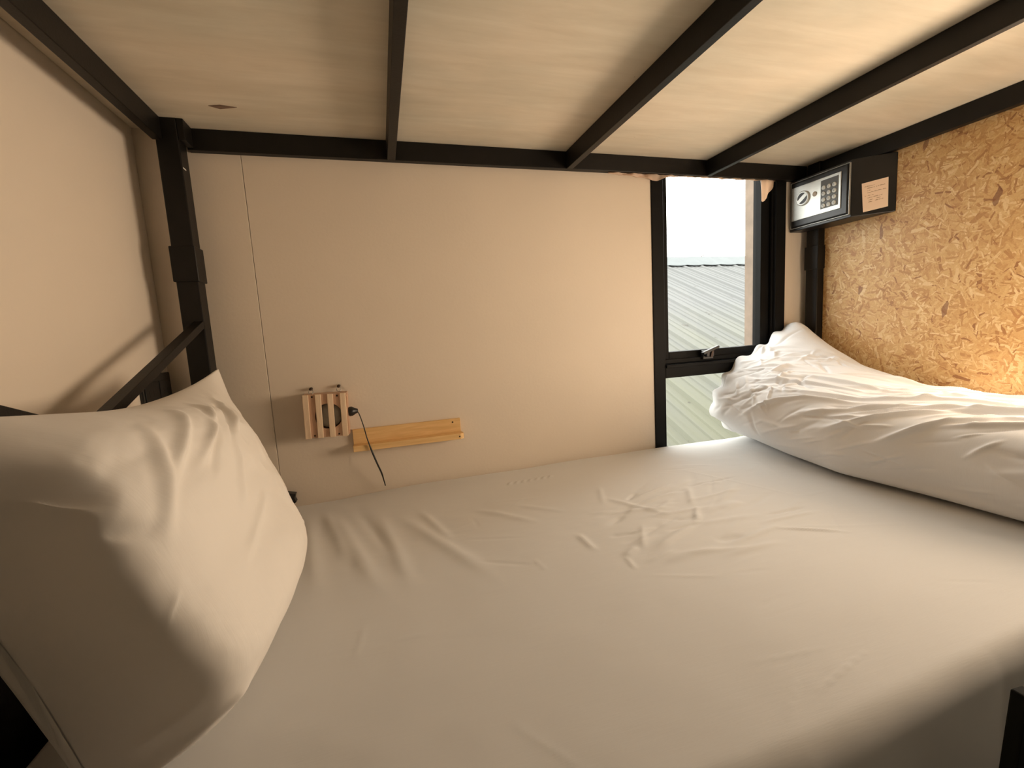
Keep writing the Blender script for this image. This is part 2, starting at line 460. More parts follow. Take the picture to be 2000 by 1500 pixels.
# ------------------------------------------------------------------ window
win = bpy.data.objects.new('window_1', None); COL.objects.link(win); win.location = (WX0, 0, WZ0)
tag(win, 'narrow black framed window with awning sash overlooking a metal roof', kind='structure')
def wchild(o):
    o.matrix_parent_inverse = Matrix.Translation((-WX0, 0, -WZ0)); return o
FW = 0.048
bm = bmesh.new()
YF0, YF1 = -0.004, 0.07
bm_box(bm, WX0, WX0 + FW, YF0, YF1, WZ0, WZ1); bm_box(bm, WX1 - FW, WX1, YF0, YF1, WZ0, WZ1)
bm_box(bm, WX0 + FW, WX1 - FW, YF0, YF1, WZ1 - FW, WZ1); bm_box(bm, WX0 + FW, WX1 - FW, YF0, YF1, WZ0, WZ0 + FW)
wchild(finish('frame', bm, M_winframe, win, 0.0015, 1))
wchild(box('frame_bead', WX1 - FW - 0.008, WX1 - FW, 0.008, 0.016, 0.812, WZ1 - FW, M_winframe, win, 0.001, 1))
wchild(box('transom', WX0 + FW, WX1 - FW, YF0, YF1, 0.754, 0.803, M_winframe, win, 0.0015, 1))
wchild(box('transom_ledge', WX0 + FW, WX1 - FW, -0.012, YF0, 0.792, 0.803, M_winframe, win, 0.001, 1))
# awning sash
bm = bmesh.new(); s0, s1 = WX0 + FW + 0.001, WX1 - FW - 0.001
bm_box(bm, s0, s0 + 0.032, 0.022, 0.062, 0.806, WZ1 - FW - 0.002); bm_box(bm, s1 - 0.045, s1, 0.022, 0.062, 0.806, WZ1 - FW - 0.002)
bm_box(bm, s0 + 0.032, s1 - 0.045, 0.022, 0.062, 0.806, 0.848); bm_box(bm, s0 + 0.032, s1 - 0.045, 0.022, 0.062, WZ1 - FW - 0.04, WZ1 - FW - 0.002)
bm_box(bm, s0 + 0.004, s1 - 0.004, 0.010, 0.022, 0.806, 0.822)
sash = wchild(finish('sash', bm, M_winframe, win, 0.0015, 1))
wchild(box('glass_pane', s0 + 0.028, s1 - 0.028, 0.045, 0.049, 0.845, WZ1 - FW - 0.035, M_glass, win))
wchild(box('glass_pane', WX0 + FW - 0.003, WX1 - FW + 0.003, 0.045, 0.049, WZ0 + FW - 0.003, 0.757, M_glass, win))
# cream outer reveal, right side and left side of the opening
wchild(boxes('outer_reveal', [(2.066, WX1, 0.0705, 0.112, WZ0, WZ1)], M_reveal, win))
# cam handle on the sash rail
bm = bmesh.new()
bm_box(bm, 1.765, 1.812, 0.000, 0.012, 0.812, 0.846)
bm_box(bm, 1.772, 1.805, -0.012, 0.000, 0.822, 0.842)
hb = wchild(finish('window_handle', bm, M_plastic, win, 0.002, 2))
wchild(bar('handle_lever', (1.748, -0.018, 0.836), (1.822, -0.014, 0.858), 0.014, 0.010, (0, 0, 1), M_plastic, win, 0.002))
wchild(bar('handle_catch', (1.790, -0.014, 0.820), (1.796, -0.016, 0.850), 0.010, 0.005, (0, 1, 0), M_screw, win, 0.001))

# ------------------------------------------------------------------ bunk frame
def empty(name, loc):
    o = bpy.data.objects.new(name, None); COL.objects.link(o); o.location = loc
    o.empty_display_size = 0.05
    return o
bunk = empty('bunk_frame', (0, 0, 0))
tag(bunk, 'black square steel tube bunk frame carrying a whitewashed board overhead', 'bunk bed')
# posts (full height, joined with sleeves)
PX0, PX1 = 0.1185, 0.1675
for (a, b) in ((PX0, PX1), (2.2285, 2.2615)):
    for (c, d) in ((-0.074, -0.025), (-1.145, -1.096)):
        bb = b if a < 1 else 2.2615
        p = box('post', a, bb, c, d, 0.0, 2.1, M_black, bunk, 0.003)
        if c > -0.5 or a < 1:
            bm = bmesh.new()
            bm_box(bm, a - 0.004, min(bb + 0.004, 2.2618), c - 0.004, d + 0.004, 1.131, 1.219)
            finish('sleeve', bm, M_black, p, 0.0015, 1)
# rails round the deck
RY0 = -0.022
box('rail', PX1, 2.2283, RY0, -0.0005, ZJ, ZS - 0.0005, M_black, bunk, 0.0015)
box('rail', PX1, 2.2283, -1.142, -1.12, ZJ, ZS - 0.0005, M_black, bunk, 0.0015)
box('rail', 0.113, 0.134, -1.0955, -0.0745, ZJ, ZS - 0.0005, M_black, bunk, 0.0015)
box('rail', 2.238, 2.2615, -1.0955, -0.0745, ZJ, ZS - 0.0005, M_black, bunk, 0.0015)
box('gusset_plate', PX1, 0.182, -0.074, -0.0225, ZJ + 0.004, ZS - 0.0005, M_black, bunk, 0.001)
for a, b in ((0.664, 0.6865), (1.2235, 1.244), (1.767, 1.785)):
    box('joist', a, b, -1.1195, RY0 - 0.0003, ZJ - 0.0005, ZS - 0.0005, M_black, bunk, 0.0015)
# weld blobs at the joist ends
bm = bmesh.new()
for x in (0.6865, 1.244, 1.767, 1.785):
    for k in range(3):
        bmesh.ops.create_icosphere(bm, subdivisions=1, radius=0.0022, matrix=Matrix.Translation((x, RY0 - 0.001, ZJ + 0.003 + k * 0.004)))
tag(finish('weld_bead', bm, M_black, bunk, smooth=True), kind='stuff')
deck = box('deck_board', XL + 0.001, 2.2615, -1.142, -0.0005, ZS, ZS + 0.018, M_deck, bunk)
tag(deck, 'whitewashed plywood underside of the upper bunk')
# peeled sliver on the board
bm = bmesh.new()
v = [bm.verts.new(q) for q in ((0.262, -0.150, ZS - 0.0003), (0.285, -0.146, ZS - 0.004), (0.322, -0.152, ZS - 0.0003), (0.288, -0.158, ZS - 0.0003))]
bm.faces.new(v); ext = bmesh.ops.extrude_face_region(bm, geom=list(bm.faces))
bmesh.ops.translate(bm, verts=[g for g in ext['geom'] if isinstance(g, bmesh.types.BMVert)], vec=(0, 0, -0.0008))
finish('peeled_sliver', bm, plain('peeled_wood', (0.20, 0.13, 0.09), 0.8), deck)
# head end brace (shallow V of slim tube)
bar('brace', (0.156, -0.060, 1.027), (0.146, -0.560, 0.838), 0.018, 0.022, (1, 0, 0), M_black, bunk, 0.001)
bar('brace', (0.146, -0.562, 0.838), (0.156, -1.098, 1.032), 0.018, 0.022, (1, 0, 0), M_black, bunk, 0.001)
box('pillow_shade_plate', 0.1185, 0.124, -1.094, -0.60, 0.456, 0.70, M_black, bunk, 0.001)  # added black plate standing in for the deep shade behind the pillow
box('head_rail', 0.118, 0.140, -1.0955, -0.0745, 0.40, 0.455, M_black, bunk, 0.001)
# white paint nick on the post
box('paint_nick', 0.1670, 0.1681, -0.070, -0.052, 1.4075, 1.4105, plain('white_paint_chip', (0.8, 0.76, 0.7), 0.7), bunk)
# mattress support
for y in (-1.100, -0.03):
    box('bed_rail', PX1, 2.2283, y - 0.012, y + 0.012, 0.245, 0.295, M_black, bunk, 0.001)
box('bed_base', PX1 + 0.002, 2.2260, -1.087, -0.043, 0.278, 0.2985, M_black, bunk)
# leaning ladder at the open side
lad = empty('ladder', (1.42, -1.2, 0))
tag(lad, 'dark steel ladder standing against the open side of the mattress', 'ladder')
M_ladder = plain('matte_dark_ladder_paint', (0.010, 0.0105, 0.009), 0.8, var=0.2, spec=0.08)
LADX = 1.229
def lch(o):
    o.matrix_parent_inverse = Matrix.Translation((-1.42, 1.2, 0)); return o
for x in (LADX, 1.60):
    sgn = 1 if x > 1.4 else -1
    lch(bar('ladder_rail', (x, -1.137, 0.545), (x + 0.055 * sgn, -1.137, 0.002), 0.014, 0.022, (1, 0, 0), M_ladder, lad, 0.002))
for k in (0.12, 0.30):
    t = (0.545 - k) / 0.543
    lch(bar('rung', (LADX + 0.008 - 0.055 * t, -1.137, k), (1.592 + 0.055 * t, -1.137, k), 0.014, 0.014, (0, 0, 1), M_ladder, lad, 0.002))

# ------------------------------------------------------------------ mattress with fitted sheet
MX0, MX1, MY0, MY1, MZ = 0.172, 2.226, -1.090, -0.004, 0.500
def seam_point(u, v, n=8):
    pass
nx, ny = 420, 250
def make_mattress():
    # cross-section parameter v: 0..1 over near side wall, top, far side wall
    top_n = ny
    U = np.linspace(0, 1, nx)
    ys = []; zs = []
    r = 0.034
    # near side, from bottom up
    for t in np.linspace(0, 1, 24)[:-1]: ys.append(MY0); zs.append(0.30 + (MZ - r - 0.30) * t)
    for a in np.linspace(0, math.pi / 2, 12)[:-1]: ys.append(MY0 + r * (1 - math.cos(a))); zs.append(MZ - r + r * math.sin(a))
    for t in np.linspace(0, 1, top_n): ys.append(MY0 + r + (MY1 - 0.02 - MY0 - r) * t); zs.append(MZ)
    for a in np.linspace(0, math.pi / 2, 8)[1:]: ys.append(MY1 - 0.02 + 0.02 * math.sin(a)); zs.append(MZ - 0.02 * (1 - math.cos(a)))
    for t in np.linspace(0, 1, 10)[1:]: ys.append(MY1); zs.append(MZ - 0.02 + (0.30 - MZ + 0.02) * t)
    ys = np.array(ys); zs = np.array(zs)
    X = np.repeat((MX0 + (MX1 - MX0) * U)[:, None], len(ys), 1)
    Y = np.repeat(ys[None, :], nx, 0); Z = np.repeat(zs[None, :], nx, 0).copy()
    topm = np.clip((Z - (MZ - 0.03)) / 0.03, 0, 1)
    h = 0.0035 * fbm(X * 2.2, Y * 2.2, 3, 3) + 0.0012 * fbm(X * 9, Y * 14, 8, 3)
    # sag towards the middle of the bed
    h -= 0.006 * np.exp(-((X - 1.2) / 0.7) ** 2 - ((Y + 0.6) / 0.35) ** 2)
    # folds pulled diagonally near the wall at the pillow end
    F = [(0.365, -0.12, 0.45, -0.58, .017, .0055), (0.405, -0.11, 0.50, -0.48, .013, .0050), (0.43, -0.13, 0.565, -0.62, .016, .0062),
         (0.49, -0.14, 0.60, -0.50, .012, -.0030), (0.55, -0.20, 0.62, -0.62, .016, .0052), (0.60, -0.24, 0.78, -0.64, .017, .0050), (0.655, -0.22, 0.72, -0.46, .012, .0040),
         (0.79, -0.28, 0.94, -0.44, .012, .0038), (0.90, -0.30, 1.02, -0.40, .010, .0025),
         (1.05, -0.43, 1.29, -0.49, .008, .0040), (1.14, -0.35, 1.25, -0.54, .009, .0036), (1.15, -0.50, 1.38, -0.52, .008, .0042), (1.10, -0.67, 1.32, -0.72, .008, .0032),
         (0.99, -0.51, 0.992, -0.61, .008, .0034), (1.036, -0.64, 1.029, -0.70, .004, .0026), (1.20, -0.43, 1.36, -0.40, .007, .0038), (1.22, -0.58, 1.44, -0.60, .010, .0030)]
    for f in F: h += 0.78 * ridge(X, Y, *f)
    # ruffle beside the wall
    for k in range(7): h += ridge(X, Y, 0.93 + k * 0.022, -0.155, 0.95 + k * 0.022, -0.125, .004, .0022)
    # soft rumples in the middle
    R2 = np.random.RandomState(5)
    for k in range(48):
        x = R2.uniform(1.02, 1.45); y = R2.uniform(-0.72, -0.36); a = R2.normal(0.15, 0.45); L = R2.uniform(.06, .22)
        h += ridge(X, Y, x, y, x + L * math.cos(a), y + L * math.sin(a) * 0.8, R2.uniform(.004, .012), R2.choice([1, 1, -1]) * R2.uniform(.0014, .0042))
    for k in range(40):
        x = R2.uniform(0.5, 2.0); y = R2.uniform(-1.02, -0.2); a = R2.normal(0.1, 0.6); L = R2.uniform(.05, .18)
        h += ridge(X, Y, x, y, x + L * math.cos(a), y + L * math.sin(a), R2.uniform(.002, .005), R2.choice([1, -1]) * R2.uniform(.0004, .0012))
    # sharp creases near the open edge and long ironing creases
    C = [(1.06, -1.035, 1.22, -1.005, .0022, .0022), (1.00, -1.05, 1.08, -1.00, .002, .0015), (1.02, -0.96, 1.17, -0.985, .002, .0012), (1.10, -0.90, 1.24, -0.90, .002, -.001),
         (1.45, -0.22, 1.62, -0.60, .0018, .0014), (1.30, -0.20, 1.46, -0.30, .0016, .0012), (1.30, -0.62, 1.75, -0.80, .0018, .001), (0.86, -0.58, 0.87, -0.64, .002, .0015)]
    for f in C: h += ridge(X, Y, *f, sharp=True)
    Z = Z + h * topm
    # the hem sinks a little along the wall at the pillow end
    wallm = np.exp(-((Y - MY1) / 0.035) ** 2)
    Z -= topm * wallm * (0.020 * np.exp(-((X - 0.30) / 0.22) ** 2) + 0.004 * vnoise(X * 7, Y * 0, 9))
    # side wall bulges and wavers
    side = np.clip(1 - (Z - 0.3) / 0.17, 0, 1) * (Y < MY0 + 0.02)
    Y = Y - (Y < MY0 + 0.045) * (0.010 * fbm(X * 3, Z * 3, 21, 3)) - 0.004 * side
    Y = Y + 0.028 * np.clip((X - 1.0) / 0.35, 0, 1) * np.clip((MY0 + 0.3 - Y) / 0.3, 0, 1)
    P = np.stack([X, Y, Z], -1)
    # close head and foot ends
    e0 = P[:1].copy(); e0[..., 1] = (MY0 + MY1) / 2; e0[..., 2] = 0.4
    return grid_mesh('mattress', P, M_sheet, None, caps=True)
mat_o = make_mattress()
bmc = bmesh.new(); bmc.from_mesh(mat_o.data)
tag(mat_o, 'wide mattress under a smooth white fitted sheet filling the bunk', 'mattress')
bmc.free()

# ------------------------------------------------------------------ pillow
def make_pillow():
    n1, n2 = 220, 150
    c_fb = np.array([0.366, -0.305, 0.512]); c_ft = np.array([0.243, -0.268, 0.912])
    c_nb = np.array([0.270, -0.880, 0.512]); c_nt = np.array([0.185, -0.965, 0.930])
    u = np.linspace(-1, 1, n1)[:, None]; v = np.linspace(-1, 1, n2)[None, :]   # u: near -1 .. far +1, v: bottom -1 .. top +1
    uu = (1 + u) / 2; vv = (1 + v) / 2
    base = ((c_nb * (1 - uu[..., None]) + c_fb * uu[..., None]) * (1 - vv[..., None]) + (c_nt * (1 - uu[..., None]) + c_ft * uu[..., None]) * vv[..., None])
    U = np.repeat(u, n2, 1); V = np.repeat(v, n1, 0)
    # edges pull inwards between the ears
    base[..., 2] -= 0.046 * (1 - U ** 2) * np.clip(V, 0, 1) ** 2
    base[..., 2] += 0.004 * (1 - U ** 2) * np.clip(-V, 0, 1) ** 2
    base[..., 1] -= 0.022 * (1 - V ** 2) * np.clip(U, 0, 1) ** 3
    base[..., 1] += 0.022 * (1 - V ** 2) * np.clip(-U, 0, 1) ** 3
    base[..., 0] += 0.035 * (1 - U ** 4) * np.clip(-V, 0, 1) ** 2
    nrm = np.array([0.925, -0.03, 0.375]); nrm /= np.linalg.norm(nrm)
    Us = np.where(U < 0, np.abs(U) ** 3.6, np.abs(U) ** 2.5)
    Vs = np.where(V < 0, np.abs(V) ** (2.6 + 4.4 * (1 - uu)), np.abs(V) ** 2.0)
    prof = np.power(np.clip(1 - Us, 0, 1), 0.58) * np.power(np.clip(1 - Vs, 0, 1), np.where(V < 0, 0.55, 0.75))
    h = np.zeros_like(U)
    A = U * 0.34; B = V * 0.215                       # metres across / up
    # folds fanning out of the far top corner, hollows at the near top, creases at the bottom
    for (a0, b0, a1, b1, wd, hh) in ((-.07, .165, -.195, .040, .0065, .0050), (.05, .178, -.165, .040, .0060, .0055), (.20, .182, -.045, .055, .0065, .0050), (-.01, .155, -.150, .025, .0050, -.0040),
                                     (-.155, .140, -.215, -.005, .0075, .0050), (-.06, .060, -.125, -.035, .0060, .0035), (.13, .155, -.09, .05, .005, -.0035),
                                     (-.325, .135, -.235, .055, .0110, -.0120), (-.335, .100, -.245, .030, .0100, .0060), (-.30, .06, -.20, .01, .008, -.0035),
                                     (-.330, -.195, -.250, -.155, .0080, -.0085), (-.325, -.203, -.200, -.175, .0055, .0060), (-.05, -.03, -.17, -.08, .007, .0030),
                                     (-.262, -.073, -.220, -.040, .0022, .0014), (.10, .05, .02, -.10, .008, .003), (.28, -.16, .05, -.14, .008, .0035)):
        h += ridge(A, B, a0, b0, a1, b1, wd, hh, fade=0.35)
    h += 0.010 * fbm(U * 2.0, V * 1.6, 31, 3) + 0.0016 * fbm(U * 9, V * 7, 35, 3)
    edge = np.clip(prof * 1.6, 0, 1) ** 1.3
    T1 = (0.058 * uu + 0.218 * (1 - uu)) * (1 + 0.15 * np.clip(-V, 0, 1) * (1 - uu))
    front = base + nrm * ((T1 * prof + 0.004)[..., None])
    g = np.sin(math.pi * np.clip((U + 1) / 0.80, 0, 1)) ** 1.1 * np.clip(1 - np.abs(V + 0.35) ** 2.2 / 1.6, 0, 1)
    front[..., 1] -= 0.175 * g * np.clip(-U * 1.5, 0, 1)
    ker = np.exp(-np.linspace(-2, 2, 81) ** 2); ker /= ker.sum()
    sm = np.pad(front, ((40, 40), (0, 0), (0, 0)), mode='reflect', reflect_type='odd')
    front = sum(ker[i] * sm[i:i + n1] for i in range(81))
    front += nrm * ((h * 1.7 * edge)[..., None])
    back = base - nrm * ((0.060 * prof + 0.004 * edge * fbm(U * 2, V * 2, 41, 2) + 0.004)[..., None])
    # far-bottom ear points out a little
    P = np.concatenate([front, back[:, ::-1]], 1)
    P[..., 2] = np.maximum(P[..., 2], 0.503)
    P[..., 0] = np.maximum(P[..., 0], 0.172)
    return grid_mesh('pillow', P, M_pillow, None, wrap_v=True, caps=True)
pil = make_pillow()
tag(pil, 'plump white pillow propped upright against the head wall', 'pillow')

# ------------------------------------------------------------------ duvet
def catmull_closed(pts, n):
    pts = np.array(pts, float); m = len(pts); out = []
    per = n // m
    for i in range(m):
        a, b, c, d = pts[(i - 1) % m], pts[i], pts[(i + 1) % m], pts[(i + 2) % m]
        for k in range(per):
            t = k / per
            out.append(0.5 * (2 * b + (c - a) * t + (2 * a - 5 * b + 4 * c - d) * t * t + (3 * b - a - 3 * c + d) * t ** 3))
    return np.array(out)
def make_duvet():
    st = {
        -0.012: [(1.97, .512), (1.85, .555), (1.785, .635), (1.83, .72), (1.905, .79), (2.04, .862), (2.150, .915), (2.20, .86), (2.235, .72), (2.235, .55), (2.14, .512)],
        -0.060: [(1.95, .504), (1.83, .55), (1.765, .635), (1.81, .725), (1.905, .790), (2.05, .865), (2.155, .930), (2.215, .87), (2.248, .72), (2.248, .55), (2.15, .504)],
        -0.15: [(1.89, .503), (1.80, .55), (1.750, .63), (1.80, .715), (1.90, .775), (2.03, .828), (2.140, .865), (2.215, .82), (2.250, .70), (2.250, .55), (2.15, .503)],
        -0.30: [(1.845, .503), (1.775, .55), (1.742, .62), (1.785, .70), (1.88, .745), (1.99, .770), (2.10, .785), (2.20, .755), (2.252, .67), (2.252, .55), (2.15, .503)],
        -0.50: [(1.81, .503), (1.745, .545), (1.728, .61), (1.765, .675), (1.86, .712), (1.98, .728), (2.10, .728), (2.20, .705), (2.253, .64), (2.253, .55), (2.15, .503)],
        -0.70: [(1.83, .503), (1.785, .545), (1.765, .61), (1.805, .675), (1.89, .710), (2.00, .724), (2.10, .720), (2.20, .700), (2.253, .63), (2.253, .55), (2.15, .503)],
        -0.90: [(1.84, .503), (1.785, .545), (1.765, .61), (1.805, .675), (1.89, .710), (2.00, .724), (2.10, .720), (2.20, .700), (2.253, .63), (2.253, .55), (2.15, .503)],
        -1.06: [(1.87, .503), (1.83, .545), (1.82, .60), (1.86, .65), (1.93, .68), (2.02, .69), (2.10, .685), (2.18, .67), (2.23, .61), (2.23, .55), (2.15, .503)],
    }
    for k in st:
        if k < -0.1:
            st[k] = [(x + (0.030 if i < 3 else 0.012 if i == 3 else 0), z) for i, (x, z) in enumerate(st[k])]
    ks = sorted(st.keys())            # ascending: -1.06 .. -0.012
    curves = np.array([catmull_closed(st[k], 440) for k in ks])
    nyy = 330
    ys = np.linspace(-1.06, -0.012, nyy)
    C = np.zeros((nyy, curves.shape[1], 2))
    ka = np.array(ks)
    for a in range(curves.shape[1]):
        for c in range(2):
            C[:, a, c] = np.interp(ys, ka, curves[:, a, c])
    # smooth along y
    ker = np.exp(-np.linspace(-2, 2, 25) ** 2); ker /= ker.sum()
    Cp = np.pad(C, ((12, 12), (0, 0), (0, 0)), mode='edge')
    C = sum(ker[i] * Cp[i:i + nyy] for i in range(25))
    # arc coordinate
    dd = np.linalg.norm(np.roll(C, -1, 1) - C, axis=2)
    Sarc = np.cumsum(dd, 1)
    Yg = np.repeat(ys[:, None], C.shape[1], 1)
    # normals in cross-section
    tx = np.roll(C, -1, 1) - np.roll(C, 1, 1)
    nn = np.stack([tx[..., 1], -tx[..., 0]], -1)
    nn /= np.maximum(np.linalg.norm(nn, axis=2, keepdims=True), 1e-9)
    cen = C.mean(1, keepdims=True)
    sgn = np.sign(((C - cen) * nn).sum((1, 2)))[:, None, None]
    nn = nn * sgn
    # folds: mostly lengthwise, slanting
    R3 = np.random.RandomState(12)
    h = np.zeros_like(Yg)
    A, B = Yg, Sarc
    # broad drape
    h += 0.012 * fbm(A * 4 + 3, B * 7, 51, 3)
    band = np.clip((B - 0.05) / 0.06, 0, 1)
    hb = np.zeros_like(h)
    # long tension folds sweeping up towards the open side
    for (y, s_, L, a, wd, hh) in ((-.16, .20, .46, .30, .006, .010), (-.20, .26, .50, .24, .006, .009), (-.14, .33, .42, .16, .005, .008), (-.12, .38, .52, .12, .006, .007),
                                  (-.30, .17, .42, .42, .007, .011), (-.42, .15, .44, .50, .007, .012), (-.56, .13, .36, .62, .007, .013), (-.50, .24, .40, .30, .007, -.008),
                                  (-.26, .24, .30, .36, .006, -.007), (-.10, .30, .40, .22, .007, -.006), (-.66, .20, .34, .42, .007, .011), (-.40, .34, .50, .14, .006, .008), (-.60, .30, .40, .24, .006, .010)):
        hb += ridge(A, B, y, s_, y - L * math.cos(a), s_ + L * math.sin(a), wd, hh, fade=.45)
    for k in range(60):
        y = R3.uniform(-1.0, -0.05); s = R3.uniform(0.07, 0.60); L = R3.uniform(.12, .34); a = R3.normal(0.30, 0.18)
        hb += ridge(A, B, y, s, y - L * math.cos(a), s + L * math.sin(a), R3.uniform(.004, .009), R3.uniform(.003, .008) * R3.choice([1, 1, -1]), fade=.4)
    for k in range(190):
        y = R3.uniform(-1.0, -0.03); s = R3.uniform(0.06, 0.60); L = R3.uniform(.04, .16); a = R3.normal(0.45, 0.40)
        hb += ridge(A, B, y, s, y - L * math.cos(a), s + L * math.sin(a), R3.uniform(.003, .006), R3.uniform(.002, .0055) * R3.choice([1, 1, -1]), sharp=(k % 2 == 0), fade=.4)
    h += hb * band
    # crumple near the far top
    for k in range(60):
        y = R3.uniform(-0.30, -0.02); s = R3.uniform(0.20, 0.60); L = R3.uniform(.04, .14); a = R3.uniform(-1.6, 1.6)
        h += ridge(A, B, y, s, y - L * math.cos(a), s + L * math.sin(a), R3.uniform(.004, .009), R3.uniform(.003, .008) * R3.choice([1, -1]), sharp=(k % 3 == 0), fade=.4)
    # hem folds at the window end (ruffled end of the cover)
    end = np.clip((Yg + 0.10) / 0.09, 0, 1)
    h += end * 0.010 * np.sin(B * 70 + 3 * fbm(A * 5, B * 5, 61, 2))
    zz = C[..., 1]
    damp = np.clip((zz - 0.505) / 0.05, 0.0, 1)
    rightm = np.clip((2.25 - C[..., 0]) / 0.03, 0.0, 1)
    h = h * damp * rightm
    C = C + nn * h[..., None]
    P = np.stack([C[..., 0], Yg, C[..., 1]], -1)
    # round both ends: bulge of the end
    def endcap(row, ysgn, depth):
        c = row.mean(0); out = []
        for k in range(1, 14):
            t = k / 13.0
            r = math.cos(t * math.pi / 2) ** 0.55 if k < 13 else 0.02
            q = c + (row - c) * r
            q[:, 1] = row[:, 1] + ysgn * depth * math.sin(t * math.pi / 2)
            out.append(q)
        return out
    rows = list(P)
    far = endcap(P[-1], 1, 0.008); near = endcap(P[0], -1, 0.03)
    rows = near[::-1] + rows + far
    P = np.array(rows)
    P[..., 2] = np.maximum(P[..., 2], 0.5015); P[..., 0] = np.minimum(P[..., 0], 2.2605)
    # the post occupies the corner: keep the cover clear of it
    post = (P[..., 1] > -0.082)
    P[..., 0] = np.where(post, np.minimum(P[..., 0], 2.222), P[..., 0])
    P[..., 1] = np.minimum(P[..., 1], -0.0065)
    return grid_mesh('duvet', P, M_duvet, None, wrap_v=True, caps=True)
duv = make_duvet()
tag(duv, 'rolled up white duvet with wrinkled cover at the foot of the bed', 'duvet')

# ------------------------------------------------------------------ electronic safe
safe = empty('electronic_safe', (2.2, -0.12, 1.28))
tag(safe, 'small black electronic safe mounted below the board in the window corner', 'safe')
PI = Matrix.Translation((-2.2, 0.12, -1.28))
def sc_(o, lvl=True):
    if lvl: o.matrix_parent_inverse = PI
    return o
SX = 2.168
SZ0, SZ1 = 1.279, 1.4675
body = sc_(prism('body', [(SX, -0.003), (SX + 0.004, -0.238), (2.2618, -0.318), (2.2618, -0.0765), (2.2275, -0.0765), (2.2275, -0.003)], SZ0, SZ1, M_safe, safe, 0.003))
# raised rim round the door, door, silver plate
def frame_yz(name, x0, x1, ya, yb, za, zb, wd, mat, parent, bev=0.0008):
    return boxes(name, [(x0, x1, ya, yb, za, za + wd), (x0, x1, ya, yb, zb - wd, zb), (x0, x1, ya, ya + wd, za + wd, zb - wd), (x0, x1, yb - wd, yb, za + wd, zb - wd)], mat, parent, bev)
sc_(frame_yz('door_rim', SX - 0.0035, SX + 0.004, -0.234, -0.010, 1.289, 1.459, 0.0011, M_silver, safe, 0.0003))
door = sc_(box('door', SX - 0.006, SX + 0.003, -0.230, -0.014, 1.2935, 1.4545, M_safe, safe, 0.003))
plate = sc_(box('control_plate', SX - 0.009, SX - 0.0061, -0.209, -0.0195, 1.3165, 1.4385, M_silver, safe, 0.0012))
# knob
kc = (SX - 0.009, -0.068, 1.390)
kn = sc_(disc_profile('turn_knob', kc, (-1, 0, 0), [(0.0265, 0.0), (0.0265, 0.004), (0.024, 0.0065), (0.0225, 0.006), (0.0, 0.006)], M_silver, safe, 48))
a0 = math.radians(35)
bmk = bmesh.new()
def arcpoly(bm, r0, r1, a0, a1, x0, x1, n=14):
    rg = []
    for i in range(n + 1):
        a = a0 + (a1 - a0) * i / n
        k = math.sin(math.pi * i / n) ** 0.5
        ri = r0 + (r1 - r0) * (1 - k) * 0.98
        rg.append([bm.verts.new((x, kc[1] - r * math.cos(a), kc[2] + r * math.sin(a))) for x in (x0, x1) for r in (ri, r1)])
    for p, q in zip(rg, rg[1:]):
        for c in ((0, 1), (1, 3), (3, 2), (2, 0)):
            bm.faces.new((p[c[0]], p[c[1]], q[c[1]], q[c[0]]))
    bm.faces.new([rg[0][i] for i in (0, 1, 3, 2)]); bm.faces.new([rg[-1][i] for i in (0, 1, 3, 2)])
arcpoly(bmk, 0.0075, 0.0195, math.radians(55), math.radians(195), SX - 0.0158, SX - 0.0148)
arcpoly(bmk, 0.0075, 0.0195, math.radians(235), math.radians(375), SX - 0.0158, SX - 0.0148)
kr = finish('knob_recess', bmk, M_plastic, kn); kr.matrix_parent_inverse = Matrix.Identity(4)
sc_(disc_profile('battery_cover', (SX - 0.009, -0.114, 1.392), (-1, 0, 0), [(0.0085, 0), (0.0085, 0.0012), (0.0075, 0.002), (0, 0.002)], M_tan, safe, 32))
KY0, KY1, KZ0, KZ1 = -0.2005, -0.137, 1.331, 1.429
kp = sc_(box('keypad', SX - 0.0105, SX - 0.0091, KY0, KY1, KZ0, KZ1, M_keypad, safe, 0.0005, 1))
km = None
for r in range(4):
    for c in range(3):
        y = KY1 - 0.0125 - c * 0.0193; z = KZ1 - 0.0265 - r * 0.0205
        if km is None:
            k = disc_profile('key', (0, 0, 0), (-1, 0, 0), [(0.0072, 0), (0.0072, 0.0025), (0.006, 0.0038), (0, 0.0040)], M_key, kp, 20)
            km = k.data
        else:
            k = link('key', km, kp)
        k.location = (SX - 0.0105, y, z)
# digits printed on keys
DM = plain('key_print', (0.16, 0.16, 0.16), 0.6)
chars = ['1', '2', '3', '4', '5', '6', '7', '8', '9', 'A', '0', 'B']
keys = [o for o in kp.children]
keys.sort(key=lambda o: (-round(o.location.z, 3), -o.location.y))
def text_mesh(name, s, size, mat, extr=0.0001):
    cu = bpy.data.curves.new(name, 'FONT'); cu.body = s; cu.size = size; cu.extrude = extr
    cu.align_x = 'CENTER'; cu.align_y = 'CENTER'; cu.resolution_u = 2
    o = bpy.data.objects.new(name, cu); COL.objects.link(o)
    dg = bpy.context.evaluated_depsgraph_get(); dg.update()
    me = bpy.data.meshes.new_from_object(o.evaluated_get(dg)); me.name = name
    bpy.data.objects.remove(o); bpy.data.curves.remove(cu)
    me.materials.clear(); me.materials.append(mat)
    return me
RT = Matrix(((0, 0, -1), (-1, 0, 0), (0, 1, 0))).to_4x4()   # text x -> -y, text y -> z, normal -> -x
dig = bmesh.new()
for ch, k in zip(chars, keys):
    me = text_mesh('digit', ch, 0.0085, DM)
    me.transform(Matrix.Translation((SX - 0.0147, k.location.y, k.location.z)) @ RT)
    dig.from_mesh(me)
    bpy.data.meshes.remove(me)
dme = bpy.data.meshes.new('key_digits'); dig.to_mesh(dme); dig.free(); dme.materials.append(DM)
